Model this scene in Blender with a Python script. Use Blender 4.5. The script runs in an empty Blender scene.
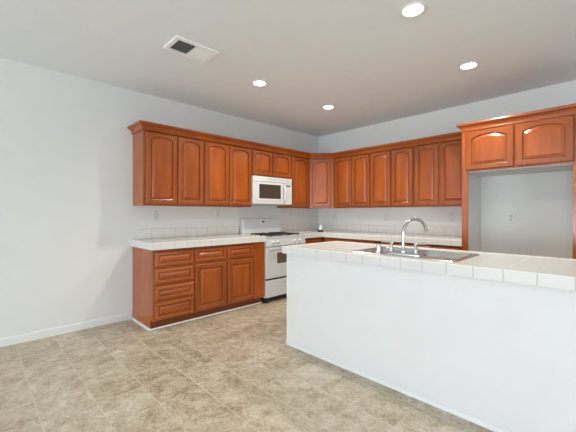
import bpy, bmesh, math, random
from mathutils import Vector, Matrix
random.seed(7)
SC = bpy.context.scene
COL = SC.collection
PI = math.pi

# ------------------------------------------------------------------ camera
cam_d = bpy.data.cameras.new('camera')
cam = bpy.data.objects.new('camera', cam_d); COL.objects.link(cam)
cam.location = (4.0214, -4.6957, 1.24)
cam.rotation_euler = (PI / 2, 0, 0.80165)
cam_d.sensor_width = 36.0
cam_d.lens = 36.0 * 324.58 / 576.0
cam_d.shift_y = -2.71 / 576.0
cam_d.clip_start = 0.05
SC.camera = cam

# ------------------------------------------------------------------ world, light, exposure
SC.view_settings.view_transform = 'Standard'
SC.view_settings.look = 'None'
SC.view_settings.gamma = 1.0
SC.view_settings.use_curve_mapping = False
SC.view_settings.exposure = 0.23
W = bpy.data.worlds.new('world'); SC.world = W
W.use_nodes = True
bg = W.node_tree.nodes['Background']
bg.inputs['Color'].default_value = (0.75, 0.87, 1.0, 1)
bg.inputs['Strength'].default_value = 1.0
CEIL = 2.687
RX, FY = 8.0, -12.5            # right wall, wall behind the camera


def area(name, loc, rot, sx, sy, power, col):
    l = bpy.data.lights.new(name, 'AREA'); l.shape = 'RECTANGLE'
    l.size = sx; l.size_y = sy; l.energy = power; l.color = col
    o = bpy.data.objects.new(name, l); COL.objects.link(o)
    o.location = loc; o.rotation_euler = rot
    return o


# daylight through the glazing behind the camera and on the right-hand side
area('daylight_window_patio', (3.4, FY + 0.04, 1.22), (PI / 2 + 0.62, 0, 0), 5.9, 2.1, 550, (0.83, 0.925, 1.0))
area('daylight_window_side', (RX - 0.04, -6.6, 1.35), (PI / 2 + 0.5, 0, PI / 2), 4.4, 1.8, 162, (0.87, 0.94, 1.0))

LAMP_POWER = 49.0
LAMP_COL = (1.0, 0.925, 0.80)


# ------------------------------------------------------------------ materials
def new_mat(name):
    m = bpy.data.materials.new(name); m.use_nodes = True
    nt = m.node_tree
    return m, nt, nt.nodes['Principled BSDF']


def plain(name, col, rough=0.5, metal=0.0, spec=0.5, bump=0.0, bscale=200.0, emit=None, coat=0.0):
    m, nt, b = new_mat(name)
    b.inputs['Roughness'].default_value = rough
    b.inputs['Metallic'].default_value = metal
    b.inputs['Specular IOR Level'].default_value = spec
    b.inputs['Coat Weight'].default_value = coat
    tc = nt.nodes.new('ShaderNodeTexCoord')
    n = nt.nodes.new('ShaderNodeTexNoise'); n.inputs['Scale'].default_value = 6.0
    n.inputs['Detail'].default_value = 3.0
    nt.links.new(tc.outputs['Object'], n.inputs['Vector'])
    mix = nt.nodes.new('ShaderNodeMix'); mix.data_type = 'RGBA'
    mix.inputs['A'].default_value = (*[c * 0.97 for c in col], 1)
    mix.inputs['B'].default_value = (*[min(1, c * 1.03) for c in col], 1)
    nt.links.new(n.outputs['Fac'], mix.inputs['Factor'])
    nt.links.new(mix.outputs['Result'], b.inputs['Base Color'])
    if bump > 0:
        n2 = nt.nodes.new('ShaderNodeTexNoise'); n2.inputs['Scale'].default_value = bscale
        n2.inputs['Detail'].default_value = 2.0
        nt.links.new(tc.outputs['Object'], n2.inputs['Vector'])
        bp = nt.nodes.new('ShaderNodeBump'); bp.inputs['Strength'].default_value = bump
        bp.inputs['Distance'].default_value = 0.002
        nt.links.new(n2.outputs['Fac'], bp.inputs['Height'])
        nt.links.new(bp.outputs['Normal'], b.inputs['Normal'])
    if emit:
        b.inputs['Emission Color'].default_value = (*emit[0], 1)
        b.inputs['Emission Strength'].default_value = emit[1]
    return m


def wood(name, horizontal=False, tint=1.0):
    m, nt, b = new_mat(name)
    tc = nt.nodes.new('ShaderNodeTexCoord')
    oi = nt.nodes.new('ShaderNodeObjectInfo')
    add = nt.nodes.new('ShaderNodeVectorMath'); add.operation = 'MULTIPLY_ADD'
    comb = nt.nodes.new('ShaderNodeCombineXYZ')
    for k in 'XYZ':
        nt.links.new(oi.outputs['Random'], comb.inputs[k])
    add.inputs[1].default_value = (37.0, 11.0, 23.0)
    nt.links.new(comb.outputs[0], add.inputs[0])
    nt.links.new(tc.outputs['Object'], add.inputs[2])
    mp = nt.nodes.new('ShaderNodeMapping')
    mp.inputs['Scale'].default_value = (3.0, 20.0, 42.0) if horizontal else (42.0, 20.0, 3.0)
    nt.links.new(add.outputs[0], mp.inputs['Vector'])
    n = nt.nodes.new('ShaderNodeTexNoise'); n.inputs['Scale'].default_value = 1.0
    n.inputs['Detail'].default_value = 5.0; n.inputs['Roughness'].default_value = 0.6
    n.inputs['Distortion'].default_value = 0.6
    nt.links.new(mp.outputs[0], n.inputs['Vector'])
    mp2 = nt.nodes.new('ShaderNodeMapping')
    mp2.inputs['Scale'].default_value = (1.5, 4.0, 7.0) if horizontal else (7.0, 4.0, 1.5)
    nt.links.new(add.outputs[0], mp2.inputs['Vector'])
    n2 = nt.nodes.new('ShaderNodeTexNoise'); n2.inputs['Scale'].default_value = 1.0
    n2.inputs['Detail'].default_value = 2.0
    nt.links.new(mp2.outputs[0], n2.inputs['Vector'])
    mm = nt.nodes.new('ShaderNodeMix'); mm.inputs['Factor'].default_value = 0.55
    nt.links.new(n.outputs['Fac'], mm.inputs['A']); nt.links.new(n2.outputs['Fac'], mm.inputs['B'])
    r = nt.nodes.new('ShaderNodeValToRGB')
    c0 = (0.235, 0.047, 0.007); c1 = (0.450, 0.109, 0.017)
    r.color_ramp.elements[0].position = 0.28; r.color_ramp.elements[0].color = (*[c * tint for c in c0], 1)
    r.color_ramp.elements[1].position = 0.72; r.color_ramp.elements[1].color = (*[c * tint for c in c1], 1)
    nt.links.new(mm.outputs['Result'], r.inputs['Fac'])
    nt.links.new(r.outputs['Color'], b.inputs['Base Color'])
    b.inputs['Roughness'].default_value = 0.30
    b.inputs['Specular IOR Level'].default_value = 0.38
    b.inputs['Coat Weight'].default_value = 0.35
    b.inputs['Coat Roughness'].default_value = 0.12
    bp = nt.nodes.new('ShaderNodeBump'); bp.inputs['Strength'].default_value = 0.06
    bp.inputs['Distance'].default_value = 0.001
    nt.links.new(n.outputs['Fac'], bp.inputs['Height'])
    nt.links.new(bp.outputs['Normal'], b.inputs['Normal'])
    return m


def tile_mat(name, col, grout, off, size, axes='xyz', line=0.005, rough=0.14):
    """square glazed tiles; grout lines along world axes, each only on faces not perpendicular to it"""
    m, nt, b = new_mat(name)
    L = nt.links.new
    g = nt.nodes.new('ShaderNodeNewGeometry')
    tc = nt.nodes.new('ShaderNodeTexCoord')
    sp = nt.nodes.new('ShaderNodeSeparateXYZ'); L(g.outputs['Position'], sp.inputs[0])
    sn = nt.nodes.new('ShaderNodeSeparateXYZ'); L(g.outputs['True Normal'], sn.inputs[0])

    def math_(op, a, bb=None):
        n = nt.nodes.new('ShaderNodeMath'); n.operation = op
        for i, v in ((0, a), (1, bb)):
            if v is None: continue
            if isinstance(v, (int, float)): n.inputs[i].default_value = v
            else: L(v, n.inputs[i])
        return n.outputs[0]
    tot = None
    for i, k in enumerate('XYZ'):
        if k.lower() not in axes: continue
        p = math_('DIVIDE', math_('SUBTRACT', sp.outputs[k], off[i]), size[i])
        d = math_('MULTIPLY', math_('ABSOLUTE', math_('SUBTRACT', math_('FRACT', math_('ADD', p, 0.5)), 0.5)), size[i])
        ln = math_('LESS_THAN', d, line / 2)
        ok = math_('LESS_THAN', math_('ABSOLUTE', sn.outputs[k]), 0.5)
        v = math_('MULTIPLY', ln, ok)
        tot = v if tot is None else math_('MAXIMUM', tot, v)
    n = nt.nodes.new('ShaderNodeTexNoise'); n.inputs['Scale'].default_value = 3.0
    L(g.outputs['Position'], n.inputs['Vector'])
    base = nt.nodes.new('ShaderNodeMix'); base.data_type = 'RGBA'
    base.inputs['A'].default_value = (*[c * 0.97 for c in col], 1)
    base.inputs['B'].default_value = (*col, 1)
    L(n.outputs['Fac'], base.inputs['Factor'])
    mix = nt.nodes.new('ShaderNodeMix'); mix.data_type = 'RGBA'
    L(tot, mix.inputs['Factor']); L(base.outputs['Result'], mix.inputs['A'])
    mix.inputs['B'].default_value = (*grout, 1)
    L(mix.outputs['Result'], b.inputs['Base Color'])
    rr = nt.nodes.new('ShaderNodeMapRange'); L(tot, rr.inputs['Value'])
    rr.inputs['To Min'].default_value = rough; rr.inputs['To Max'].default_value = 0.85
    L(rr.outputs[0], b.inputs['Roughness'])
    bp = nt.nodes.new('ShaderNodeBump'); bp.invert = True
    bp.inputs['Strength'].default_value = 0.5; bp.inputs['Distance'].default_value = 0.002
    L(tot, bp.inputs['Height']); L(bp.outputs['Normal'], b.inputs['Normal'])
    return m


def floor_mat():
    m, nt, b = new_mat('vinyl_floor_tile')
    L = nt.links.new
    g = nt.nodes.new('ShaderNodeNewGeometry')
    sp = nt.nodes.new('ShaderNodeSeparateXYZ'); L(g.outputs['Position'], sp.inputs[0])

    def math_(op, a, bb=None):
        n = nt.nodes.new('ShaderNodeMath'); n.operation = op
        for i, v in ((0, a), (1, bb)):
            if v is None: continue
            if isinstance(v, (int, float)): n.inputs[i].default_value = v
            else: L(v, n.inputs[i])
        return n.outputs[0]

    def noise(scale, detail, rough=0.6, dist=0.0, vec=None):
        n = nt.nodes.new('ShaderNodeTexNoise'); n.inputs['Scale'].default_value = scale
        n.inputs['Detail'].default_value = detail; n.inputs['Roughness'].default_value = rough
        n.inputs['Distortion'].default_value = dist
        L(vec or g.outputs['Position'], n.inputs['Vector'])
        return n.outputs['Fac']
    T = 0.293
    py = math_('DIVIDE', math_('SUBTRACT', sp.outputs['Y'], -3.532), T)
    px = math_('DIVIDE', math_('SUBTRACT', sp.outputs['X'], 2.508), T)
    iy = math_('FLOOR', py); ix = math_('FLOOR', px)

    def line(p, w):
        d = math_('MULTIPLY', math_('ABSOLUTE', math_('SUBTRACT', math_('FRACT', math_('ADD', p, 0.5)), 0.5)), T)
        r = nt.nodes.new('ShaderNodeMapRange'); r.interpolation_type = 'SMOOTHSTEP'
        r.inputs['From Min'].default_value = w * 0.45; r.inputs['From Max'].default_value = w
        r.inputs['To Min'].default_value = 1.0; r.inputs['To Max'].default_value = 0.0
        L(d, r.inputs['Value']); return r.outputs[0]
    ly = line(py, 0.0065)
    lx = math_('MULTIPLY', line(px, 0.006), 0.6)
    tot = math_('MAXIMUM', ly, lx)
    # tone of each tile
    cv = nt.nodes.new('ShaderNodeCombineXYZ'); L(ix, cv.inputs[0]); L(iy, cv.inputs[1])
    wn = nt.nodes.new('ShaderNodeTexWhiteNoise'); wn.noise_dimensions = '3D'; L(cv.outputs[0], wn.inputs['Vector'])
    # stone-like mottling, shifted tile by tile
    sh = nt.nodes.new('ShaderNodeVectorMath'); sh.operation = 'MULTIPLY_ADD'
    L(wn.outputs['Color'], sh.inputs[0]); sh.inputs[1].default_value = (5, 5, 5); L(g.outputs['Position'], sh.inputs[2])
    n1 = noise(9.0, 9.0, 0.74, 0.5, sh.outputs[0])
    n2 = noise(55.0, 5.0, 0.75, 0.6, sh.outputs[0])
    f = math_('ADD', math_('MULTIPLY', n1, 0.62), math_('MULTIPLY', n2, 0.38))
    f = math_('ADD', f, math_('MULTIPLY', math_('SUBTRACT', wn.outputs['Value'], 0.5), 0.05))
    r = nt.nodes.new('ShaderNodeValToRGB')
    e = r.color_ramp.elements
    e[0].position = 0.36; e[0].color = (0.255, 0.188, 0.112, 1)
    e[1].position = 0.62; e[1].color = (0.66, 0.60, 0.495, 1)
    x = e.new(0.48); x.color = (0.465, 0.39, 0.28, 1)
    L(f, r.inputs['Fac'])
    mix = nt.nodes.new('ShaderNodeMix'); mix.data_type = 'RGBA'
    L(math_('MULTIPLY', tot, 0.45), mix.inputs['Factor']); L(r.outputs['Color'], mix.inputs['A'])
    mix.inputs['B'].default_value = (0.66, 0.60, 0.495, 1)
    L(mix.outputs['Result'], b.inputs['Base Color'])
    b.inputs['Roughness'].default_value = 0.36
    b.inputs['Specular IOR Level'].default_value = 0.45
    bp = nt.nodes.new('ShaderNodeBump'); bp.inputs['Strength'].default_value = 0.35
    bp.inputs['Distance'].default_value = 0.002
    h = math_('SUBTRACT', math_('MULTIPLY', n2, 0.5), tot)
    L(h, bp.inputs['Height']); L(bp.outputs['Normal'], b.inputs['Normal'])
    return m


M = dict(
    wall=plain('wall_paint', (0.725, 0.725, 0.71), 0.75, bump=0.12, bscale=120),
    ceil=plain('ceiling_paint', (0.83, 0.86, 0.88), 0.85, bump=0.15, bscale=90),
    island=plain('island_paint', (0.735, 0.72, 0.715), 0.6, bump=0.1, bscale=120),
    trim=plain('white_trim', (0.80, 0.80, 0.79), 0.4),
    base=plain('baseboard_paint', (0.755, 0.755, 0.745), 0.5),
    vent=plain('vent_enamel', (0.95, 0.96, 0.97), 0.4),
    floor=floor_mat(),
    wood=wood('cherry_wood'), woodh=wood('cherry_wood_level', True),
    woodf=wood('cherry_frame_wood', False, 0.84),
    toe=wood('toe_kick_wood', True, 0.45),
    tile_i=tile_mat('island_tile', (0.715, 0.70, 0.67), (0.46, 0.44, 0.41), (2.514, -2.455, 0), (0.1498, 0.1498, 1), 'xy'),
    tile_c=tile_mat('counter_tile', (0.69, 0.685, 0.66), (0.50, 0.49, 0.46), (0.02, -3.284, 0), (0.152, 0.152, 1), 'xy'),
    tile_s=tile_mat('splash_tile', (0.74, 0.735, 0.705), (0.48, 0.47, 0.45), (0.03, -3.284, 1.047), (0.152, 0.152, 2.0), 'xy', 0.004),
    enamel=plain('white_enamel', (0.61, 0.635, 0.645), 0.22, coat=0.3),
    plastic=plain('white_plastic', (0.66, 0.675, 0.675), 0.35),
    greyplastic=plain('grey_plastic', (0.50, 0.50, 0.48), 0.45),
    darkglass=plain('dark_glass', (0.055, 0.045, 0.038), 0.12),
    ovenglass=plain('oven_glass', (0.13, 0.105, 0.085), 0.12),
    black=plain('black_plastic', (0.012, 0.012, 0.012), 0.4),
    iron=plain('cast_iron', (0.02, 0.02, 0.02), 0.55, bump=0.2),
    alu=plain('burner_aluminium', (0.55, 0.54, 0.52), 0.35, 0.8),
    chrome=plain('chrome', (0.60, 0.61, 0.62), 0.10, 1.0),
    steel=plain('brushed_steel', (0.60, 0.60, 0.60), 0.24, 1.0),
    dark=plain('duct_shade', (0.10, 0.10, 0.10), 0.8),
    lens=plain('lamp_lens', (1, 0.95, 0.85), 0.5, emit=((1.0, 0.93, 0.80), 9.0)),
    glass=plain('window_glass', (0.6, 0.7, 0.8), 0.05),
)


# ------------------------------------------------------------------ mesh helpers
def mesh_obj(name, bm, mat, parent=None, loc=(0, 0, 0), rot=(0, 0, 0), smooth=None):
    bmesh.ops.remove_doubles(bm, verts=bm.verts, dist=1e-6)
    bmesh.ops.recalc_face_normals(bm, faces=bm.faces)
    me = bpy.data.meshes.new(name); bm.to_mesh(me); bm.free()
    if smooth:
        for p in me.polygons: p.use_smooth = True
        try: me.set_sharp_from_angle(angle=math.radians(smooth))
        except Exception: pass
    o = bpy.data.objects.new(name, me); COL.objects.link(o)
    for m in (mat if isinstance(mat, (list, tuple)) else [mat]): me.materials.append(m)
    o.location = loc; o.rotation_euler = rot
    if parent: o.parent = parent
    return o


def thing(name, label, cat, loc=(0, 0, 0), rz=0.0, group=None):
    o = bpy.data.objects.new(name, None); COL.objects.link(o)
    o.empty_display_size = 0.05
    o.location = loc; o.rotation_euler = (0, 0, rz)
    o['label'] = label; o['category'] = cat
    if group: o['group'] = group
    return o


def tag(o, label, cat, group=None):
    o['label'] = label; o['category'] = cat
    if group: o['group'] = group
    return o


def struct(name, bm, mat, **k):
    o = mesh_obj(name, bm, mat, **k); o['kind'] = 'structure'; return o


def box(bm, x0, x1, y0, y1, z0, z1, bev=0.0):
    v = [bm.verts.new(p) for p in ((x0, y0, z0), (x1, y0, z0), (x1, y1, z0), (x0, y1, z0),
                                   (x0, y0, z1), (x1, y0, z1), (x1, y1, z1), (x0, y1, z1))]
    fs = [bm.faces.new([v[i] for i in q]) for q in
          ((0, 3, 2, 1), (4, 5, 6, 7), (0, 1, 5, 4), (1, 2, 6, 5), (2, 3, 7, 6), (3, 0, 4, 7))]
    if bev:
        es = list({e for f in fs for e in f.edges})
        bmesh.ops.bevel(bm, geom=es, offset=bev, segments=2, profile=0.5, affect='EDGES')
    return bm


def B(*a, **k):
    return box(bmesh.new(), *a, **k)


def prism(bm, pts, axis, a0, a1):
    """extrude a 2-D polygon along an axis ('x': pts are (y,z); 'z': pts are (x,y); 'y': pts are (x,z))"""
    def P(p, a):
        return {'x': (a, p[0], p[1]), 'z': (p[0], p[1], a), 'y': (p[0], a, p[1])}[axis]
    u = [bm.verts.new(P(p, a0)) for p in pts]; v = [bm.verts.new(P(p, a1)) for p in pts]
    bm.faces.new(u); bm.faces.new(v[::-1])
    n = len(pts)
    for i in range(n):
        bm.faces.new((u[i], u[(i + 1) % n], v[(i + 1) % n], v[i]))
    return bm


def tube(bm, pts, r, seg=12, caps=True):
    pts = [Vector(p) for p in pts]
    rs = r if isinstance(r, (list, tuple)) else [r] * len(pts)
    rings = []
    t0 = (pts[1] - pts[0]).normalized()
    up = Vector((0, 0, 1)) if abs(t0.z) < 0.9 else Vector((1, 0, 0))
    nrm = t0.cross(up).normalized()
    for i, p in enumerate(pts):
        a = pts[max(i - 1, 0)]; c = pts[min(i + 1, len(pts) - 1)]
        t = (c - a).normalized()
        nrm = (nrm - t * nrm.dot(t)).normalized(); bn = t.cross(nrm)
        rings.append([bm.verts.new(p + (nrm * math.cos(2 * PI * k / seg) + bn * math.sin(2 * PI * k / seg)) * rs[i])
                      for k in range(seg)])
    for a, c in zip(rings, rings[1:]):
        for k in range(seg):
            bm.faces.new((a[k], a[(k + 1) % seg], c[(k + 1) % seg], c[k]))
    if caps:
        bm.faces.new(rings[0][::-1]); bm.faces.new(rings[-1])
    return bm


def lathe(bm, prof, c=(0, 0, 0), seg=32, axis='z'):
    def P(r, h, a):
        x, y = r * math.cos(a), r * math.sin(a)
        if axis == 'z': return (c[0] + x, c[1] + y, c[2] + h)
        return (c[0] + x, c[1] - h, c[2] + y)           # axis pointing to -y
    rings = []
    for r, h in prof:
        if r < 1e-6: rings.append([bm.verts.new(P(0, h, 0))])
        else: rings.append([bm.verts.new(P(r, h, 2 * PI * k / seg)) for k in range(seg)])
    for a, d in zip(rings, rings[1:]):
        for k in range(seg):
            q = [a[k % len(a)], a[(k + 1) % len(a)], d[(k + 1) % len(d)], d[k % len(d)]]
            q = list(dict.fromkeys(q))
            if len(q) > 2: bm.faces.new(q)
    return bm


def rrect(x0, x1, y0, y1, r, n=6):
    out = []
    for cx, cy, a0 in ((x1 - r, y0 + r, -PI / 2), (x1 - r, y1 - r, 0), (x0 + r, y1 - r, PI / 2), (x0 + r, y0 + r, PI)):
        for k in range(n + 1):
            a = a0 + PI / 2 * k / n
            out.append((cx + r * math.cos(a), cy + r * math.sin(a)))
    return out


def sweep(bm, path, prof, side=1.0):
    """profile (out, z) carried along a plan polyline with mitred corners"""
    n = len(path); rings = []
    for i, p in enumerate(path):
        p = Vector(p)
        ds = []
        if i > 0: ds.append((p - Vector(path[i - 1])).normalized())
        if i < n - 1: ds.append((Vector(path[i + 1]) - p).normalized())
        ns = [Vector((d.y, -d.x)) * side for d in ds]
        if len(ns) == 2:
            b = (ns[0] + ns[1]).normalized(); s = 1.0 / b.dot(ns[0])
        else: b, s = ns[0], 1.0
        rings.append([bm.verts.new((p.x + b.x * o * s, p.y + b.y * o * s, z)) for o, z in prof])
    m = len(prof)
    for a, c in zip(rings, rings[1:]):
        for k in range(m):
            bm.faces.new((a[k], a[(k + 1) % m], c[(k + 1) % m], c[k]))
    bm.faces.new(rings[0]); bm.faces.new(rings[-1][::-1])
    return bm


# ------------------------------------------------------------------ setting
struct('floor', B(-0.15, RX + 0.15, FY - 0.15, 0.15, -0.1, 0.0), M['floor'])
struct('ceiling', B(-0.15, RX + 0.15, FY - 0.15, 0.15, CEIL, CEIL + 0.1), M['ceil'])
struct('wall_left', B(-0.12, 0.0, FY - 0.12, 0.12, 0.0, CEIL), M['wall'])
struct('wall_back', B(0.0, RX + 0.12, 0.0, 0.12, 0.0, CEIL), M['wall'])


def wall_with_hole(name, axis, pos0, pos1, a0, a1, h0, h1, z0, z1):
    bm = bmesh.new()
    for (p, q, s, t) in ((a0, h0, 0, CEIL), (h1, a1, 0, CEIL), (h0, h1, z1, CEIL), (h0, h1, 0, z0)):
        if t - s < 1e-4: continue
        if axis == 'x': box(bm, p, q, pos0, pos1, s, t)
        else: box(bm, pos0, pos1, p, q, s, t)
    return struct(name, bm, M['wall'])


wall_with_hole('wall_front', 'x', FY - 0.12, FY, 0.0, RX, 0.4, 6.4, 0.12, 2.32)
wall_with_hole('wall_right', 'y', RX, RX + 0.12, FY, 0.0, -8.85, -4.35, 0.4, 2.3)
for nm, ax, h0, h1, z0, z1 in (('window_1', 'x', 0.4, 6.4, 0.12, 2.32), ('window_2', 'y', -8.85, -4.35, 0.4, 2.3)):
    bm = bmesh.new(); f = 0.05; mid = (h0 + h1) / 2
    for (p, q, s, t) in ((h0, h1, z0, z0 + f), (h0, h1, z1 - f, z1), (h0, h0 + f, z0 + f, z1 - f), (h1 - f, h1, z0 + f, z1 - f), (mid - f / 2, mid + f / 2, z0 + f, z1 - f)):
        if ax == 'x': box(bm, p, q, FY - 0.10, FY - 0.04, s, t)
        else: box(bm, RX + 0.04, RX + 0.10, p, q, s, t)
    wf = struct(nm, bm, M['trim'])
    gb = B(h0 + f, h1 - f, FY - 0.075, FY - 0.065, z0 + f, z1 - f) if ax == 'x' else B(RX + 0.065, RX + 0.075, h0 + f, h1 - f, z0 + f, z1 - f)
    mesh_obj('window_pane', gb, M['glass'], wf)

BASE_END = -3.353            # open end of the left-hand run
# baseboards: square-bottomed with an eased top
bb = [(0.0, 0.0), (0.012, 0.0), (0.012, 0.066), (0.006, 0.078), (0.0, 0.082)]
struct('baseboard_left', sweep(bmesh.new(), [(0.001, FY), (0.001, BASE_END - 0.022)], bb), M['base'])
struct('baseboard_right', sweep(bmesh.new(), [(RX - 0.001, -0.001), (RX - 0.001, FY)], bb), M['base'])
struct('baseboard_back', sweep(bmesh.new(), [(3.80, -0.001), (RX - 0.015, -0.001)], bb), M['base'])
# white shoe moulding round the foot of the left-hand base cabinets
shoe = [(0.0, 0.001), (0.017, 0.001), (0.017, 0.009), (0.012, 0.016), (0.0, 0.019)]
struct('trim_1', sweep(bmesh.new(), [(0.014, BASE_END - 0.001), (0.531, BASE_END - 0.001), (0.531, -1.836)], shoe), M['trim'])


# ------------------------------------------------------------------ cabinet pieces
def loop(x0, x1, z0, z1, rise, n=12):
    p = [(x0, z0), (x1, z0)]
    for k in range(n + 1):
        s = 1 - 2 * k / n
        x = (x0 + x1) / 2 + s * (x1 - x0) / 2
        p.append((x, z1 - rise * (1 - math.sqrt(max(0.0, 1 - (0.74 * s) ** 2))) / (1 - math.sqrt(1 - 0.74 ** 2))))
    return p


def skin(bm, loops, cap_first=False, cap_last=False):
    rings = [[bm.verts.new((x, y, z)) for x, z in pts] for pts, y in loops]
    n = len(rings[0])
    for a, c in zip(rings, rings[1:]):
        for k in range(n):
            bm.faces.new((a[k], a[(k + 1) % n], c[(k + 1) % n], c[k]))
    if cap_first: bm.faces.new(rings[0])
    if cap_last: bm.faces.new(rings[-1])
    return bm


def door(kind, parent, x0, x1, z0, z1, yf, arch=0.0, stile=0.052, rail=0.052, trail=0.04, drawer=False):
    """door or drawer front standing on the face frame plane y = yf, facing -y"""
    t = 0.022; w = x1 - x0; h = z1 - z0
    L = lambda d: loop(d, w - d, d, h - d, 0.0)
    ix0, ix1, iz0, iz1 = stile, w - stile, rail, h - trail

    def I(d): return loop(ix0 + d, ix1 - d, iz0 + d, iz1 - d, arch * (ix1 - ix0 - 2 * d) / (ix1 - ix0))
    bm = skin(bmesh.new(), [(L(0.0), 0.0), (L(0.0), -t + 0.008), (L(0.003), -t + 0.003), (L(0.009), -t), (I(-0.004), -t),
                            (I(-0.001), -t + 0.0015), (I(0.0), -t + 0.0172), (I(0.0095), -t + 0.0175)], cap_first=True)
    d = mesh_obj(kind, bm, M['woodh'] if drawer else M['woodf'], parent, (x0, yf, z0))
    bv = 0.017 if drawer else 0.022
    bm = skin(bmesh.new(), [(I(0.0095), -t + 0.019), (I(0.0095), -t + 0.0175), (I(0.0102), -t + 0.0105), (I(0.0102 + bv), -t + 0.003), (I(0.0120 + bv), -t + 0.001)],
              cap_first=True, cap_last=True)
    mesh_obj('raised_panel', bm, M['woodh'] if drawer else M['wood'], d)
    return d


def face_frame(parent, w, z0, z1, yf, uprights, rails, sw=0.036):
    """front frame: outer stiles and rails plus inner uprights (x centre) and rails (x0,x1,z centre)"""
    bm = bmesh.new(); y0, y1 = yf, yf + 0.019
    box(bm, 0, sw, y0, y1, z0, z1); box(bm, w - sw, w, y0, y1, z0, z1)
    box(bm, sw, w - sw, y0, y1, z0, z0 + sw); box(bm, sw, w - sw, y0, y1, z1 - sw, z1)
    for u in uprights: box(bm, u - sw / 2, u + sw / 2, y0, y1, z0 + sw, z1 - sw)
    for a, c, z in rails: box(bm, a, c, y0, y1, z - sw / 2, z + sw / 2)
    return mesh_obj('face_frame', bm, M['woodf'], parent)


def carcass(parent, w, d, z0, z1, toe=0.0):
    bm = bmesh.new()
    if toe:
        prism(bm, [(-0.002, z0), (-d + 0.064, z0), (-d + 0.064, z0 + toe), (-d + 0.02, z0 + toe), (-d + 0.02, z1), (-0.002, z1)], 'x', 0.0, w)
    else:
        box(bm, 0, w, -d + 0.02, -0.002, z0, z1)
    return mesh_obj('carcass', bm, M['wood'], parent)


RZ = PI / 2
UZ0, UZ1, UD = 1.328, 2.20, 0.33
DZ0, DZ1 = 0.018, 0.822          # door bottom / top above the cabinet's foot


def wall_cab(label, loc, rz, w, n, h=UZ1 - UZ0, dz0=DZ0, d=UD, arch=0.034, group='arched-door wall cabinets', name='wall_cabinet'):
    t = thing(name, label, 'cabinet', loc, rz, group)
    carcass(t, w, d, 0.0, h)
    face_frame(t, w, 0.0, h, -d, [(n[0][1] + n[1][0]) / 2] if len(n) == 2 else [], [])
    top = DZ1 - (UZ1 - UZ0) + h
    for a, c in n:
        door('door', t, a, c, dz0, top, -d, arch)
    return t


G = 0.0015
# left wall, nearest the open end first
def left_cab(label, ya, yb, doors, z0=UZ0, arch=0.034, dz0=DZ0):
    return wall_cab(label, (0.001, ya + G, z0), RZ, yb - ya - 2 * G, [(p - ya, q - ya) for p, q in doors], h=UZ1 - z0, dz0=dz0, arch=arch)


left_cab('double-door cherry wall cabinet with exposed side at the open end of the left wall', BASE_END, -2.608, [(-3.324, -2.965), (-2.952, -2.619)])
left_cab('double-door cherry wall cabinet on left wall touching the microwave', -2.608, -1.851, [(-2.596, -2.241), (-2.228, -1.862)])
left_cab('short two-door cherry wall cabinet above the microwave', -1.851, -1.067, [(-1.841, -1.468), (-1.452, -1.077)], z0=1.788, arch=0.026, dz0=0.012)
left_cab('single-door cherry wall cabinet right of the microwave', -1.067, -0.6135, [(-1.034, -0.650)])
# diagonal corner cabinet
CD = 0.613
t = thing('corner_wall_cabinet', 'diagonal cherry wall cabinet with one narrow door in the room corner', 'cabinet', (0.0, 0.0, UZ0), 0.0)
o_ = 0.012
mesh_obj('carcass', prism(bmesh.new(), [(0.002, -0.002), (0.002, -CD), (UD - o_, -CD), (UD - o_ + 0.0, -CD), (CD, -UD + o_), (CD, -0.002)], 'z', 0.0, UZ1 - UZ0), M['wood'], t)
dl = math.hypot(CD - UD, CD - UD)
# face frame and door are modelled facing -y, then turned 45 degrees onto the diagonal
rot45 = Matrix.Translation((UD, -CD, 0)) @ Matrix.Rotation(PI / 4, 4, 'Z')
bmf = bmesh.new(); hh = UZ1 - UZ0
for a in ((0.002, 0.036, 0, hh), (dl - 0.036, dl - 0.002, 0, hh), (0.036, dl - 0.036, 0, 0.036), (0.036, dl - 0.036, hh - 0.036, hh)):
    box(bmf, a[0], a[1], -0.001, 0.018, a[2], a[3])
bmesh.ops.transform(bmf, matrix=rot45, verts=bmf.verts)
mesh_obj('face_frame', bmf, M['wood'], t)
dd = door('door', t, 0.040, dl - 0.040, DZ0, DZ1, 0.0, 0.030, stile=0.048)
dd.location = rot45 @ Vector((0.040, -0.002, DZ0)); dd.rotation_euler = (0, 0, PI / 4)
# back wall
XB = [0.614, 1.324, 2.011, 2.722]
XD = [[(0.655, 0.985), (0.998, 1.311)], [(1.338, 1.663), (1.684, 1.996)], [(2.028, 2.339), (2.363, 2.694)]]
lb = ['double-door cherry wall cabinet on back wall beside the corner cabinet',
      'double-door cherry wall cabinet in the middle of the back wall, behind the faucet',
      'double-door cherry wall cabinet on back wall next to the refrigerator opening']
for k in range(3):
    wall_cab(lb[k], (XB[k] + G, -0.001, UZ0), 0.0, XB[k + 1] - XB[k] - 2 * G, [(p - XB[k], q - XB[k]) for p, q in XD[k]])

# crown over the wall cabinets: cove between two fillets
crown = [(0.0, -0.048), (0.013, -0.048), (0.016, -0.040), (0.013, -0.033), (0.007, -0.030), (0.011, -0.020), (0.021, -0.007), (0.035, 0.003), (0.044, 0.006), (0.044, 0.011), (0.057, 0.013), (0.060, 0.022), (0.057, 0.034), (0.0, 0.034)]
cz = 2.214
prof = [(o, cz + z) for o, z in crown]
c = mesh_obj('crown_molding', sweep(bmesh.new(), [(0.0015, BASE_END - 0.0012), (UD + 0.0022, BASE_END - 0.0012), (UD + 0.0022, -CD - 0.001), (CD + 0.001, -UD - 0.0022), (2.66, -UD - 0.0022)], prof), M['woodh'])
tag(c, 'long cherry crown molding wrapping along the tops of the wall cabinets', 'molding')

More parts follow.
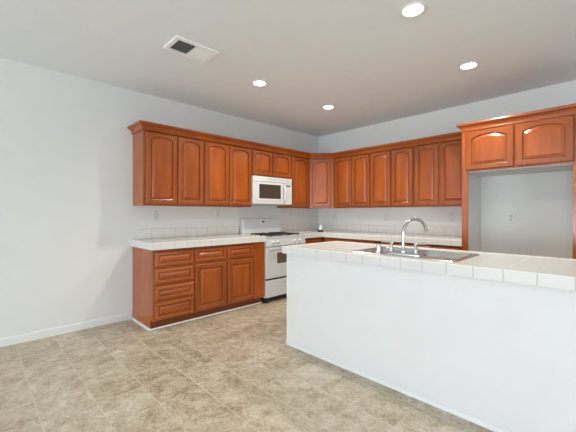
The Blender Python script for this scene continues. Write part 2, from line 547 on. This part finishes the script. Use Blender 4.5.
# ------------------------------------------------------------------ base cabinets
BZ1, BD = 0.868, 0.60
TOE = 0.10


def base_cab(label, loc, rz, w, fronts, uprights=(), rails=(), name='base_cabinet'):
    t = thing(name, label, 'cabinet', loc, rz)
    carcass(t, w, BD, 0.001, BZ1 - 0.002, TOE)
    face_frame(t, w, TOE, BZ1 - 0.002, -BD, uprights, rails)
    mesh_obj('toe_kick', B(0, w, -BD + 0.058, -BD + 0.0635, 0.001, TOE - 0.001), M['toe'], t)
    for kind, x0, x1, z0, z1 in fronts:
        if kind == 'drawer': door('drawer', t, x0, x1, z0, z1, -BD, 0.0, 0.036, 0.034, 0.034, drawer=True)
        else: door('door', t, x0, x1, z0, z1, -BD, 0.0, 0.055, 0.055, 0.055)
    return t


y0, y1 = BASE_END, -2.884
w = y1 - y0 - G
x0d, x1d = -3.332 - y0, -2.893 - y0
base_cab('four-drawer cherry base cabinet at the open end of the left counter', (0.001, y0, 0), RZ, w,
         [('drawer', x0d, x1d, 0.674, 0.827), ('drawer', x0d, x1d, 0.495, 0.646), ('drawer', x0d, x1d, 0.324, 0.462), ('drawer', x0d, x1d, 0.116, 0.294)], [], [(0.036, 0.434, 0.660), (0.036, 0.434, 0.4785), (0.036, 0.434, 0.309)])
y0, y1 = -2.884, -2.018
w = y1 - y0 - G
m0, m1, xe = -2.458 - y0, -2.432 - y0, -2.033 - y0
base_cab('cherry base cabinet with two drawers over two doors, left of the stove', (0.001, y0, 0), RZ, w,
         [('drawer', 0.010, m0 - 0.004, 0.679, 0.826), ('drawer', m1 + 0.004, xe, 0.679, 0.826),
          ('door', 0.010, m0, 0.120, 0.652), ('door', m1, xe, 0.120, 0.652)], [(m0 + m1) / 2], [(0.036, w - 0.036, 0.6655)])
# plain filler between the doors and the stove
t = thing('filler_panel', 'narrow plain cherry panel between base cabinet doors and the stove', 'panel', (0.001, -2.018, 0), RZ)
w = 0.185
mesh_obj('panel', B(0, w, -BD - 0.004, -BD + 0.012, TOE, BZ1 - 0.002, bev=0.002), M['wood'], t)
mesh_obj('support', B(0, w, -BD + 0.064, -0.002, 0.001, BZ1 - 0.002), M['wood'], t)
mesh_obj('toe_kick', B(0, w, -BD + 0.058, -BD + 0.0635, 0.001, TOE - 0.001), M['toe'], t)

# base cabinets of the corner and back wall (mostly behind the island)
y0, y1 = -1.062, -0.612
base_cab('cherry base cabinet right of the stove, running into the corner', (0.001, y0, 0), RZ, y1 - y0 - G,
         [('drawer', 0.03, 0.41, 0.679, 0.826), ('door', 0.03, 0.41, 0.120, 0.652)], [], [(0.036, 0.41, 0.6655)])
bx = [0.602 + 0.02, 1.30, 2.0, 2.722]
bl = ['cherry base cabinet under back counter, nearest the corner', 'cherry base cabinet under the middle of the back counter', 'cherry base cabinet under back counter, beside refrigerator opening']
for k in range(3):
    w = bx[k + 1] - bx[k] - 2 * G
    a = 0.05 if k == 0 else 0.012
    m_ = (a + w) / 2
    base_cab(bl[k], (bx[k] + G, -0.001, 0), 0.0, w,
             [('drawer', a, m_ - 0.012, 0.679, 0.826), ('drawer', m_ + 0.012, w - 0.012, 0.679, 0.826),
              ('door', a, m_ - 0.008, 0.120, 0.652), ('door', m_ + 0.008, w - 0.012, 0.120, 0.652)], [m_], [(0.036, w - 0.036, 0.6655)])

# ------------------------------------------------------------------ counters and splashes
CT0, CT1 = 0.868, 0.928


def edge_prof(drop=0.858, top=CT1 + 0.004):
    return [(0.0, drop), (0.012, drop), (0.012, top - 0.006), (0.008, top), (-0.020, top), (-0.024, CT1), (0.0, CT1)]


def edge(bm, path, drop=0.856, side=1.0):
    top = CT1 + 0.004
    return sweep(bm, path, [(0.0005, drop), (0.013, drop), (0.013, top - 0.006), (0.0075, top), (-0.018, top), (-0.022, CT1 + 0.0003), (0.0005, CT1 + 0.0003)], side)


t = thing('countertop', 'white tile countertop on the left base cabinets, open end', 'countertop', (0.001, BASE_END, 0))
o = mesh_obj('slab', B(0.001, 0.625, BASE_END - 0.01, -1.834, CT0, CT1), M['tile_c']); o.parent = t; o.location = -t.location
o = mesh_obj('edge_tile', edge(bmesh.new(), [(0.002, BASE_END - 0.01), (0.625, BASE_END - 0.01), (0.625, -1.835)]), M['tile_c']); o.parent = t; o.location = -t.location

t = thing('countertop', 'L-shaped white tile countertop right of the stove and along the back wall', 'countertop', (0.001, -0.001, 0))
bm = prism(bmesh.new(), [(0.002, -1.063), (0.625, -1.063), (0.625, -0.625), (2.722, -0.625), (2.722, -0.002), (0.002, -0.002)], 'z', CT0, CT1)
o = mesh_obj('slab', bm, M['tile_c']); o.parent = t; o.location = -t.location
o = mesh_obj('edge_tile', edge(bmesh.new(), [(0.625, -1.063), (0.625, -0.625), (2.722, -0.625)]), M['tile_c']); o.parent = t; o.location = -t.location


def splash(name, label, path):
    p = [(0.0, CT1 + 0.001), (0.008, CT1 + 0.001), (0.008, 1.045), (0.005, 1.048), (0.0, 1.048)]
    return tag(mesh_obj(name, sweep(bmesh.new(), path, p), M['tile_s']), label, 'backsplash')


splash('backsplash', 'single row of white splash tiles on left wall above the drawers', [(0.001, BASE_END + 0.07), (0.001, -1.838)])
splash('backsplash', 'single row of white splash tiles turning the corner along the back wall', [(0.001, -1.063), (0.001, -0.001), (2.722, -0.001)])

# ------------------------------------------------------------------ refrigerator surround
FX0, FX1, FYF = 2.727, 3.752, -0.655
t = thing('refrigerator_cabinet', 'deep cherry cabinet with two wide arched doors above the empty refrigerator opening', 'cabinet', (FX0, -0.001, 0))
fw = FX1 - FX0; FB, FT = 1.712, 2.20; fd = -FYF - 0.001
mesh_obj('carcass', B(0.016, fw - 0.016, -fd + 0.02, -0.002, FB + 0.004, FT), M['wood'], t)
o = mesh_obj('underside_panel', B(0.018, fw - 0.018, -fd + 0.021, -0.003, FB - 0.006, FB + 0.0035), M['wall'], t); o['label'] = 'white painted underside'
bm = bmesh.new()
sw = 0.062
box(bm, 0.0, sw, -fd, -fd + 0.0195, 0.001, FT); box(bm, fw - sw, fw, -fd, -fd + 0.0195, 0.001, FT)
box(bm, sw, fw - sw, -fd, -fd + 0.0195, FB, FB + 0.034); box(bm, sw, fw - sw, -fd, -fd + 0.0195, FT - 0.04, FT)
box(bm, fw / 2 - 0.03, fw / 2 + 0.03, -fd, -fd + 0.0195, FB + 0.034, FT - 0.04)
mesh_obj('face_frame', bm, M['wood'], t)
for a, c, lab in ((0.0, 0.012, 'left'), (fw - 0.012, fw, 'right')):
    o = mesh_obj('side_panel', B(a, c, -fd + 0.02, -0.002, 0.001, FT), M['wood'], t)
for a, c in ((0.0125, 0.0175), (fw - 0.0175, fw - 0.0125)):
    o = mesh_obj('inner_panel', B(a, c, -fd + 0.0205, -0.003, 0.001, FB - 0.007), M['wall'], t); o['label'] = 'white painted lining'
door('door', t, 2.772 - FX0, 3.231 - FX0, 1.728, 2.160, -fd, 0.042, 0.062, 0.055, 0.045)
door('door', t, 3.244 - FX0, 3.702 - FX0, 1.728, 2.160, -fd, 0.042, 0.062, 0.055, 0.045)
fprof = [(o * 0.75, 2.222 + z * 1.05) for o, z in crown]
c = mesh_obj('crown_molding', sweep(bmesh.new(), [(FX0 - 0.001, -0.395), (FX0 - 0.001, FYF - 0.0015), (FX1 + 0.001, FYF - 0.0015), (FX1 + 0.001, -0.002)], fprof), M['woodh'])
tag(c, 'raised cherry crown molding on top of the refrigerator cabinet', 'molding')

# ------------------------------------------------------------------ microwave
t = thing('microwave', 'white over-range microwave with dark window under the short wall cabinet', 'microwave', (0.001, -1.463, 1.372), RZ)
mw, mh, md = 0.768, 0.406, 0.344
hw = mw / 2
mesh_obj('body', B(-hw, hw, -md, -0.002, 0.0, mh, bev=0.004), M['enamel'], t)
mesh_obj('underside', B(-hw + 0.02, hw - 0.02, -md + 0.03, -0.03, -0.006, -0.0005), M['greyplastic'], t)
# vent grille along the top
vg = mesh_obj('vent_grille', B(-hw, hw, -md - 0.028, -md - 0.001, mh - 0.078, mh, bev=0.006), M['plastic'], t)
bm = bmesh.new()
for k in range(5):
    z = mh - 0.064 + k * 0.0115
    box(bm, -0.12, hw - 0.05, -md - 0.0295, -md - 0.0275, z, z + 0.0045)
mesh_obj('louver', bm, M['greyplastic'], vg)
dr_x1 = 0.215
dr = mesh_obj('door', B(-hw, dr_x1, -md - 0.030, -md - 0.001, 0.004, mh - 0.081, bev=0.008), M['enamel'], t)
wi = (-hw + 0.105, dr_x1 - 0.075)
mesh_obj('window', B(wi[0], wi[1], -md - 0.0335, -md - 0.029, 0.085, mh - 0.115, bev=0.001), M['darkglass'], dr)
bm = bmesh.new()
for (a, b_, z0, z1) in ((wi[0] - 0.028, wi[1] + 0.022, 0.060, 0.082), (wi[0] - 0.028, wi[1] + 0.022, mh - 0.112, mh - 0.096), (wi[0] - 0.028, wi[0] - 0.004, 0.082, mh - 0.112), (wi[1] + 0.004, wi[1] + 0.022, 0.082, mh - 0.112)):
    box(bm, a, b_, -md - 0.034, -md - 0.029, z0, z1, bev=0.0015)
mesh_obj('window_surround', bm, M['plastic'], dr)
pts = []
for k in range(13):
    s = k / 12; pts.append((dr_x1 - 0.022 + 0.012 * math.sin(PI * s), -md - 0.036 - 0.030 * math.sin(PI * s) ** 0.6, 0.035 + s * (mh - 0.155)))
mesh_obj('handle', tube(bmesh.new(), pts, 0.010, 10), M['enamel'], dr, smooth=40)
cp = mesh_obj('control_panel', B(dr_x1 + 0.003, hw, -md - 0.028, -md - 0.001, 0.004, mh - 0.081, bev=0.005), M['plastic'], t)
mesh_obj('display', B(dr_x1 + 0.045, hw - 0.035, -md - 0.0295, -md - 0.0275, mh - 0.125, mh - 0.103), M['black'], cp)
bm = bmesh.new()
for r_ in range(6):
    for q in range(3):
        xx = dr_x1 + 0.038 + q * 0.034; zz = 0.04 + r_ * 0.036
        box(bm, xx, xx + 0.026, -md - 0.0295, -md - 0.0275, zz, zz + 0.024)
mesh_obj('keypad', bm, M['greyplastic'] if False else plain('keypad', (0.66, 0.66, 0.63), 0.4), cp)

# ------------------------------------------------------------------ range
t = thing('gas_range', 'white freestanding gas stove between the left counter and the corner', 'stove', (0.001, -1.448, 0), RZ)
hw = 0.382
mesh_obj('body', B(-hw, hw, -0.60, -0.02, 0.075, 0.893, bev=0.003), M['enamel'], t)
mesh_obj('kick_base', B(-hw + 0.01, hw - 0.01, -0.595, -0.04, 0.035, 0.074), M['black'], t)
for sx in (-hw + 0.04, hw - 0.04):
    for sy in (-0.585, -0.08):
        mesh_obj('foot', lathe(bmesh.new(), [(0, 0.001), (0.018, 0.001), (0.018, 0.010), (0.009, 0.012), (0.009, 0.036), (0, 0.036)], (sx, sy, 0), 14), M['black'], t, smooth=40)
# cooktop: shallow pan with a rolled lip
bm = bmesh.new()
box(bm, -hw, hw, -0.645, -0.022, 0.8935, 0.905, bev=0.004)
for a in ((-hw, hw, -0.645, -0.615), (-hw, hw, -0.115, -0.022), (-hw, -hw + 0.03, -0.615, -0.115), (hw - 0.03, hw, -0.615, -0.115)):
    box(bm, a[0], a[1], a[2], a[3], 0.903, 0.917, bev=0.003)
mesh_obj('cooktop', bm, M['enamel'], t)
# burners and grates
for bx_ in (-0.165, 0.172):
    for by_ in (-0.500, -0.270):
        bu = mesh_obj('burner', lathe(bmesh.new(), [(0, 0.9052), (0.085, 0.9052), (0.088, 0.909), (0.055, 0.907), (0.042, 0.916), (0.030, 0.916)], (bx_, by_, 0), 24), M['alu'], t, smooth=40)
        mesh_obj('burner_cap', lathe(bmesh.new(), [(0, 0.9165), (0.034, 0.9165), (0.034, 0.923), (0.028, 0.926), (0, 0.926)], (bx_, by_, 0), 20), M['iron'], bu, smooth=40)
        bm = bmesh.new(); s = 0.106; z = 0.934
        ring = [(bx_ - s, by_ - s, z), (bx_ + s, by_ - s, z), (bx_ + s, by_ + s, z), (bx_ - s, by_ + s, z)]
        for k in range(4):
            a, b_ = Vector(ring[k]), Vector(ring[(k + 1) % 4])
            tube(bm, [a, b_], 0.0078, 8)
            mdp = (a + b_) / 2; cc = Vector((bx_, by_, z))
            tube(bm, [mdp, mdp + (cc - mdp) * 0.68], 0.0078, 8)
            tube(bm, [a, (a.x, a.y, 0.906)], 0.0078, 8)
        mesh_obj('grate', bm, M['iron'], t, smooth=40)
# backguard with sloped ends
bg_ = mesh_obj('backguard', prism(bmesh.new(), [(-hw, 0.9175), (hw, 0.9175), (hw - 0.004, 0.985), (hw - 0.024, 1.152), (-hw + 0.012, 1.152), (-hw + 0.004, 0.985)], 'y', -0.105, -0.024), M['enamel'], t)
bv = bg_.modifiers.new('soft', 'BEVEL'); bv.width = 0.008; bv.segments = 3
mesh_obj('clock_panel', B(-0.055, 0.055, -0.1068, -0.1045, 1.070, 1.130, bev=0.0006), M['plastic'], bg_)
mesh_obj('clock_display', B(-0.026, 0.026, -0.1085, -0.1060, 1.096, 1.120), M['black'], bg_)
bm = bmesh.new()
for k in range(5): box(bm, -0.046 + k * 0.020, -0.034 + k * 0.020, -0.1085, -0.1060, 1.078, 1.086)
mesh_obj('clock_button', bm, M['greyplastic'], bg_)
mesh_obj('backguard_seam', B(-hw + 0.02, hw - 0.02, -0.1075, -0.1045, 0.940, 0.946), M['greyplastic'], bg_)
# control panel, knobs
cp = mesh_obj('control_panel', prism(bmesh.new(), [(-0.6005, 0.782), (-0.648, 0.782), (-0.652, 0.790), (-0.640, 0.893), (-0.6005, 0.893)], 'x', -hw, hw), M['enamel'], t)
for kx in (-0.272, -0.178, 0.150, 0.258):
    kb = mesh_obj('knob', lathe(bmesh.new(), [(0, 0), (0.024, 0), (0.024, 0.006), (0.019, 0.010), (0.017, 0.024), (0.013, 0.027), (0, 0.027)], (0, 0, 0), 20, axis='y'), M['plastic'], t, (kx, -0.6475, 0.838), smooth=40)
    mesh_obj('grip', B(-0.004, 0.004, -0.032, -0.024, -0.017, 0.017, bev=0.001), M['greyplastic'], kb)
# oven door
od = mesh_obj('oven_door', B(-hw + 0.003, hw - 0.003, -0.640, -0.602, 0.338, 0.776, bev=0.006), M['enamel'], t)
mesh_obj('window', B(-0.190, 0.190, -0.6435, -0.639, 0.535, 0.688, bev=0.001), M['ovenglass'], od)
bm = bmesh.new()
for a in ((-0.202, 0.202, 0.523, 0.533), (-0.202, 0.202, 0.690, 0.700), (-0.202, -0.192, 0.533, 0.690), (0.192, 0.202, 0.533, 0.690)):
    box(bm, a[0], a[1], -0.643, -0.639, a[2], a[3], bev=0.001)
mesh_obj('window_trim', bm, M['plastic'], od)
bm = bmesh.new()
box(bm, -0.33, 0.33, -0.685, -0.667, 0.738, 0.764, bev=0.006)
for sx in (-0.30, 0.30): box(bm, sx - 0.014, sx + 0.014, -0.668, -0.639, 0.740, 0.762, bev=0.003)
mesh_obj('handle', bm, M['enamel'], od)
# broiler drawer with dark finger slot above it
mesh_obj('seam', B(-hw + 0.006, hw - 0.006, -0.622, -0.602, 0.316, 0.336), M['black'], t)
dw = mesh_obj('broiler_drawer', B(-hw + 0.003, hw - 0.003, -0.640, -0.602, 0.080, 0.314, bev=0.006), M['enamel'], t)
mesh_obj('drawer_pull', B(-0.10, 0.10, -0.6425, -0.6395, 0.262, 0.276, bev=0.0008), M['greyplastic'], dw)

# ------------------------------------------------------------------ island
IX0, IX1, IY0, IY1 = 1.808, 4.62, -2.566, -1.80
t = thing('kitchen_island', 'long white painted island with white tile top, in the foreground', 'island', (IX0, IY0, 0))
def rel(o): o.parent = t; o.location = -t.location; return o
bm = bmesh.new()
# painted end and front, with cabinet recess on the kitchen side
box(bm, IX0, IX1, IY0, IY0 + 0.12, 0.001, 0.866)
box(bm, IX0, IX0 + 0.10, IY0 + 0.12, IY1, 0.001, 0.866)
box(bm, IX1 - 0.10, IX1, IY0 + 0.12, IY1, 0.001, 0.866)
rel(mesh_obj('painted_wall', bm, M['island']))
bm = bmesh.new()
box(bm, IX0 + 0.101, IX1 - 0.101, IY1 - 0.60, IY1 - 0.02, TOE, 0.70)
box(bm, IX0 + 0.101, IX1 - 0.101, IY1 - 0.03, IY1 - 0.02, 0.70, 0.866)
box(bm, IX0 + 0.101, IX1 - 0.101, IY1 - 0.60, IY1 - 0.08, 0.001, TOE)
rel(mesh_obj('cabinet_body', bm, M['wood']))
n = 6; wd = (IX1 - IX0 - 0.204) / n
for k in range(n):
    d_ = door('door', t, 0, wd - 0.012, 0, 0.70, 0, 0.0)
    d_.location = Vector((IX0 + 0.102 + (k + 1) * wd - 0.006, IY1 - 0.019, 0.13)) - t.location; d_.rotation_euler = (0, 0, PI)
sh = [(0.0, 0.001), (0.008, 0.001), (0.008, 0.026), (0.005, 0.030), (0.0, 0.030)]
rel(mesh_obj('base_trim', sweep(bmesh.new(), [(IX0 - 0.0005, IY1), (IX0 - 0.0005, IY0 - 0.0005), (IX1, IY0 - 0.0005)], sh), M['trim']))
rel(mesh_obj('corner_bead', sweep(bmesh.new(), [(IX0 - 0.0006, IY0 + 0.030), (IX0 - 0.0006, IY0 - 0.0006), (IX0 + 0.010, IY0 - 0.0006)], [(0.0, 0.031), (0.0012, 0.031), (0.0012, 0.865), (0.0, 0.865)]), M['trim']))

SX0, SX1, SY0, SY1 = 2.470, 3.280, -2.492, -1.965           # sink rim
t = thing('countertop', 'white square-tiled island countertop holding the sink', 'countertop', (IX0, IY0, 0))
CX0, CX1, CY0, CY1 = 1.795, 4.65, -2.594, -1.790
bm = bmesh.new()
hx0, hx1, hy0, hy1 = SX0 + 0.012, SX1 - 0.012, SY0 + 0.012, SY1 - 0.012
xs = [CX0, hx0, hx1, CX1]; ys = [CY0, hy0, hy1, CY1]
top = [[bm.verts.new((x, y, CT1)) for y in ys] for x in xs]
bot = [[bm.verts.new((x, y, CT0)) for y in ys] for x in xs]
for i in range(3):
    for j in range(3):
        if i == 1 and j == 1: continue
        bm.faces.new((top[i][j], top[i + 1][j], top[i + 1][j + 1], top[i][j + 1]))
        bm.faces.new((bot[i][j], bot[i][j + 1], bot[i + 1][j + 1], bot[i + 1][j]))
def wallq(a, b_):
    bm.faces.new((top[a[0]][a[1]], top[b_[0]][b_[1]], bot[b_[0]][b_[1]], bot[a[0]][a[1]]))
for i in range(3):
    wallq((i, 0), (i + 1, 0)); wallq((i, 3), (i + 1, 3)); wallq((0, i), (0, i + 1)); wallq((3, i), (3, i + 1))
for a, b_ in (((1, 1), (2, 1)), ((2, 1), (2, 2)), ((2, 2), (1, 2)), ((1, 2), (1, 1))): wallq(a, b_)
rel(mesh_obj('slab', bm, M['tile_i']))
ring = [(CX0, CY1), (CX0, CY0), (CX1, CY0), (CX1, CY1)]
rel(mesh_obj('edge_tile', edge(bmesh.new(), ring, 0.865), M['tile_i']))
rel(mesh_obj('back_edge_tile', edge(bmesh.new(), [(CX1, CY1), (CX0, CY1)], 0.865), M['tile_i']))

# ------------------------------------------------------------------ sink
t = thing('sink', 'stainless double-bowl drop-in sink in the island countertop', 'sink', (SX0, SY0, 0.93))
def loop_edges(bm, pts, z):
    v = [bm.verts.new((x, y, z)) for x, y in pts]
    return v, [bm.edges.new((v[i], v[(i + 1) % len(v)])) for i in range(len(v))]
zt = 0.9345
mx = (SX0 + SX1) / 2
bowls = [(SX0 + 0.035, mx - 0.014), (mx + 0.014, SX1 - 0.035)]
by0, by1 = SY0 + 0.125, SY1 - 0.030
bm = bmesh.new()
ov, oe = loop_edges(bm, rrect(SX0 + 0.006, SX1 - 0.006, SY0 + 0.006, SY1 - 0.006, 0.03), zt)
es = list(oe)
for a, b_ in bowls:
    _, e_ = loop_edges(bm, rrect(a, b_, by0, by1, 0.06), zt); es += e_
bmesh.ops.triangle_fill(bm, edges=es, use_beauty=True)
lo = [bm.verts.new((x, y, 0.9288)) for x, y in rrect(SX0, SX1, SY0, SY1, 0.034)]
for i in range(len(ov)):
    bm.faces.new((ov[i], ov[(i + 1) % len(ov)], lo[(i + 1) % len(ov)], lo[i]))
rel(mesh_obj('rim', bm, M['steel'], smooth=30))
for a, b_ in bowls:
    bm = bmesh.new(); rs = []
    for ins, z, r in ((0.0, zt, 0.06), (0.004, zt - 0.006, 0.06), (0.010, 0.80, 0.06), (0.022, 0.768, 0.055), (0.055, 0.757, 0.04)):
        rs.append([bm.verts.new((x, y, z)) for x, y in rrect(a + ins, b_ - ins, by0 + ins, by1 - ins, r)])
    for p, q in zip(rs, rs[1:]):
        for i in range(len(p)): bm.faces.new((p[i], p[(i + 1) % len(p)], q[(i + 1) % len(p)], q[i]))
    bm.faces.new(rs[-1])
    bo = rel(mesh_obj('bowl', bm, M['steel'], smooth=40))
    so = bo.modifiers.new('thickness', 'SOLIDIFY'); so.thickness = 0.0012; so.offset = 0
    dr = mesh_obj('drain', lathe(bmesh.new(), [(0, 0.7585), (0.022, 0.7585), (0.024, 0.7625), (0.042, 0.7605), (0.044, 0.758)], ((a + b_) / 2, (by0 + by1) / 2, 0), 24), M['chrome'], bo, smooth=40)

# ------------------------------------------------------------------ faucet
fx, fy, fz = 2.895, -2.425, 0.9350
t = thing('faucet', 'chrome gooseneck faucet with two lever handles on the sink deck', 'faucet', (fx, fy, fz))
bm = bmesh.new(); rs = []
for ins, z in ((0.0, 0.0), (0.0, 0.010), (0.004, 0.016), (0.012, 0.019)):
    rs.append([bm.verts.new((x, y, z)) for x, y in rrect(-0.134 + ins, 0.134 - ins, -0.030 + ins, 0.030 - ins, 0.029 - ins)])
for p, q in zip(rs, rs[1:]):
    for i in range(len(p)): bm.faces.new((p[i], p[(i + 1) % len(p)], q[(i + 1) % len(p)], q[i]))
bm.faces.new(rs[0][::-1]); bm.faces.new(rs[-1])
mesh_obj('base_plate', bm, M['chrome'], t, smooth=35)
mesh_obj('spout_collar', lathe(bmesh.new(), [(0, 0.0195), (0.024, 0.0195), (0.024, 0.030), (0.017, 0.042), (0.015, 0.050), (0, 0.050)], (0, 0, 0), 24), M['chrome'], t, smooth=40)
dx, dy = 0.44, 0.90
R_ = 0.104
pts = [(0, 0, 0.045), (0, 0, 0.10), (0, 0, 0.13), (0, 0, 0.157)]
for k in range(1, 17):
    a = PI - (PI * 0.93) * k / 16
    pts.append(((R_ + R_ * math.cos(a)) * dx, (R_ + R_ * math.cos(a)) * dy, 0.157 + R_ * math.sin(a)))
sp_ = mesh_obj('spout', tube(bmesh.new(), pts, [0.0125] * 4 + [0.0118] * 16, 16), M['chrome'], t, smooth=50)
e = Vector(pts[-1]); d_ = (e - Vector(pts[-2])).normalized()
mesh_obj('aerator', tube(bmesh.new(), [e + d_ * 0.0005, e + d_ * 0.013], 0.0145, 16), M['chrome'], sp_, smooth=50)
for sx in (-1, 1):
    hx = sx * 0.094
    h_ = mesh_obj('handle', lathe(bmesh.new(), [(0, 0.0195), (0.023, 0.0195), (0.022, 0.028), (0.0125, 0.036), (0.011, 0.074), (0.0135, 0.078), (0.0135, 0.090), (0.008, 0.094), (0, 0.094)], (hx, 0, 0), 20), M['chrome'], t, smooth=40)
    mesh_obj('lever', tube(bmesh.new(), [(hx - sx * 0.012, 0, 0.085), (hx + sx * 0.03, -0.003, 0.087), (hx + sx * 0.078, -0.006, 0.090)], [0.0062, 0.0058, 0.0068], 12), M['chrome'], h_, smooth=50)

t = thing('soap_dispenser', 'short chrome dispenser post on the sink deck left of the faucet', 'soap dispenser', (2.694, -2.425, 0.9350))
mesh_obj('base', lathe(bmesh.new(), [(0, 0), (0.024, 0), (0.024, 0.006), (0.018, 0.012), (0, 0.012)], seg=24), M['chrome'], t, smooth=40)
mesh_obj('post', lathe(bmesh.new(), [(0, 0.0125), (0.0185, 0.0125), (0.0185, 0.060), (0.016, 0.068), (0.0, 0.070)], seg=24), M['chrome'], t, smooth=40)

# ------------------------------------------------------------------ outlets


def outlet(label, loc, rz, name='wall_outlet', w=0.072, h=0.116):
    t = thing(name, label, 'outlet', loc, rz, 'wall outlets')
    bm = bmesh.new(); rs = []
    for ins, y in ((0.0, 0.0), (0.0, -0.002), (0.004, -0.0055)):
        rs.append([bm.verts.new((x, y, z)) for x, z in rrect(-w / 2 + ins, w / 2 - ins, -h / 2 + ins, h / 2 - ins, 0.006, 3)])
    for p, q in zip(rs, rs[1:]):
        for i in range(len(p)): bm.faces.new((p[i], p[(i + 1) % len(p)], q[(i + 1) % len(p)], q[i]))
    bm.faces.new(rs[0]); bm.faces.new(rs[-1])
    mesh_obj('cover_plate', bm, M['plastic'], t)
    for zc in (-0.021, 0.021):
        r_ = mesh_obj('receptacle', prism(bmesh.new(), rrect(-0.016, 0.016, zc - 0.014, zc + 0.014, 0.008, 4), 'y', -0.0075, -0.0056), M['greyplastic'] if name != 'wall_outlet' else M['plastic'], t)
        bm = bmesh.new()
        box(bm, -0.0075, -0.0050, -0.0083, -0.0076, zc - 0.003, zc + 0.006); box(bm, 0.0050, 0.0075, -0.0083, -0.0076, zc - 0.003, zc + 0.006)
        mesh_obj('slot', bm, M['black'], r_)
    return t


outlet('white wall outlet above the left counter, over the four-drawer cabinet', (0.001, -3.088, 1.205), RZ)
outlet('white wall outlet on left wall between the drawer cabinet and the stove', (0.001, -2.209, 1.205), RZ)
outlet('white wall outlet on left wall just right of the stove', (0.001, -0.755, 1.20), RZ)
outlet('white wall outlet on back wall nearest the corner', (0.393, -0.001, 1.195), 0)
outlet('white wall outlet on back wall behind the faucet', (1.404, -0.001, 1.183), 0)
outlet('white wall outlet on back wall beside the refrigerator opening', (2.38, -0.001, 1.187), 0)
outlet('white outlet on the bare wall inside the refrigerator opening', (3.075, -0.001, 1.185), 0, name='refrigerator_outlet', w=0.086)

# ------------------------------------------------------------------ small container in the corner
t = thing('soap_bottle', 'small white bottle with dark base on the corner of the back counter', 'bottle', (0.50, -0.53, CT1 + 0.001))
mesh_obj('base', lathe(bmesh.new(), [(0, 0), (0.040, 0), (0.043, 0.010), (0.040, 0.030), (0.036, 0.034), (0, 0.034)], seg=24), M['black'], t, smooth=40)
mesh_obj('body', lathe(bmesh.new(), [(0, 0.0345), (0.034, 0.0345), (0.035, 0.06), (0.031, 0.085), (0.023, 0.102), (0.016, 0.108), (0.015, 0.122), (0, 0.124)], seg=24), M['plastic'], t, smooth=40)

# ------------------------------------------------------------------ ceiling lights and vent
lights = [((2.983, -2.455), 'recessed ceiling light directly above the island sink, largest in view'),
          ((2.968, -1.215), 'recessed ceiling light in front of the refrigerator cabinet'),
          ((1.230, -1.227), 'recessed ceiling light nearest the room corner'),
          ((1.212, -2.416), 'recessed ceiling light nearest the ceiling vent')]
for (lx, ly), lab in lights:
    t = thing('recessed_light', lab, 'ceiling light', (lx, ly, CEIL - 0.001), 0, 'recessed ceiling lights')
    mesh_obj('trim_ring', lathe(bmesh.new(), [(0.066, 0.0), (0.092, 0.0), (0.094, -0.003), (0.086, -0.009), (0.074, -0.009), (0.068, -0.004), (0.066, 0.0)], seg=40), M['trim'], t, smooth=40)
    mesh_obj('lens', lathe(bmesh.new(), [(0.0655, -0.0005), (0.0655, -0.003), (0.05, -0.005), (0, -0.006)], seg=32), M['lens'], t, smooth=40)
    l = bpy.data.lights.new('lamp', 'SPOT'); l.energy = LAMP_POWER; l.color = LAMP_COL
    l.spot_size = math.radians(150); l.spot_blend = 0.7; l.shadow_soft_size = 0.06
    lo_ = bpy.data.objects.new('lamp', l); COL.objects.link(lo_)
    lo_.parent = t; lo_.location = (0, 0, -0.075)

VX0, VX1, VY0, VY1 = 1.236, 1.500, -3.512, -3.112
t = thing('ceiling_vent', 'white ceiling air vent with two-way louvers, half of it coloured dark as shade', 'vent', (VX0, VY0, CEIL - 0.001))
def relv(o): o.parent = t; o.location = -t.location; return o
bm = bmesh.new(); f = 0.036; z0, z1 = CEIL - 0.013, CEIL - 0.0012
for a in ((VX0, VX1, VY0, VY0 + f), (VX0, VX1, VY1 - f, VY1), (VX0, VX0 + f, VY0 + f, VY1 - f), (VX1 - f, VX1, VY0 + f, VY1 - f)):
    box(bm, a[0], a[1], a[2], a[3], z0, z1)
box(bm, VX0 + f, VX1 - f, (VY0 + VY1) / 2 - 0.004, (VY0 + VY1) / 2 + 0.004, z0 + 0.002, z1)
relv(mesh_obj('frame', bm, M['vent']))
relv(mesh_obj('shade_backing', B(VX0 + f + 0.001, VX1 - f - 0.001, VY0 + f + 0.001, VY1 - f - 0.001, CEIL - 0.0028, CEIL - 0.0015), M['dark']))  # dark plate under the ceiling, its colour standing in for duct shade
ym = (VY0 + VY1) / 2
for a0, a1, tilt, n_ in ((VY0 + f + 0.003, ym - 0.006, 1, 9), (ym + 0.006, VY1 - f - 0.003, -1, 12)):
    bm = bmesh.new()
    for k in range(n_):
        yc = a0 + (a1 - a0) * (k + 0.5) / n_
        dy_ = 0.0022 if tilt > 0 else 0.0065
        p, q = (yc - dy_ * tilt * -1, z1 - 0.003), (yc + dy_ * tilt * -1, z0 + 0.0015)
        th = 0.0007
        prism(bm, [(p[0] - th, p[1]), (p[0] + th, p[1]), (q[0] + th, q[1]), (q[0] - th, q[1])], 'x', VX0 + f + 0.002, VX1 - f - 0.002)
    relv(mesh_obj('louver_bank', bm, M['greyplastic'] if tilt > 0 else M['vent']))  # near bank greyed to paint its shade, far bank keeps the white enamel
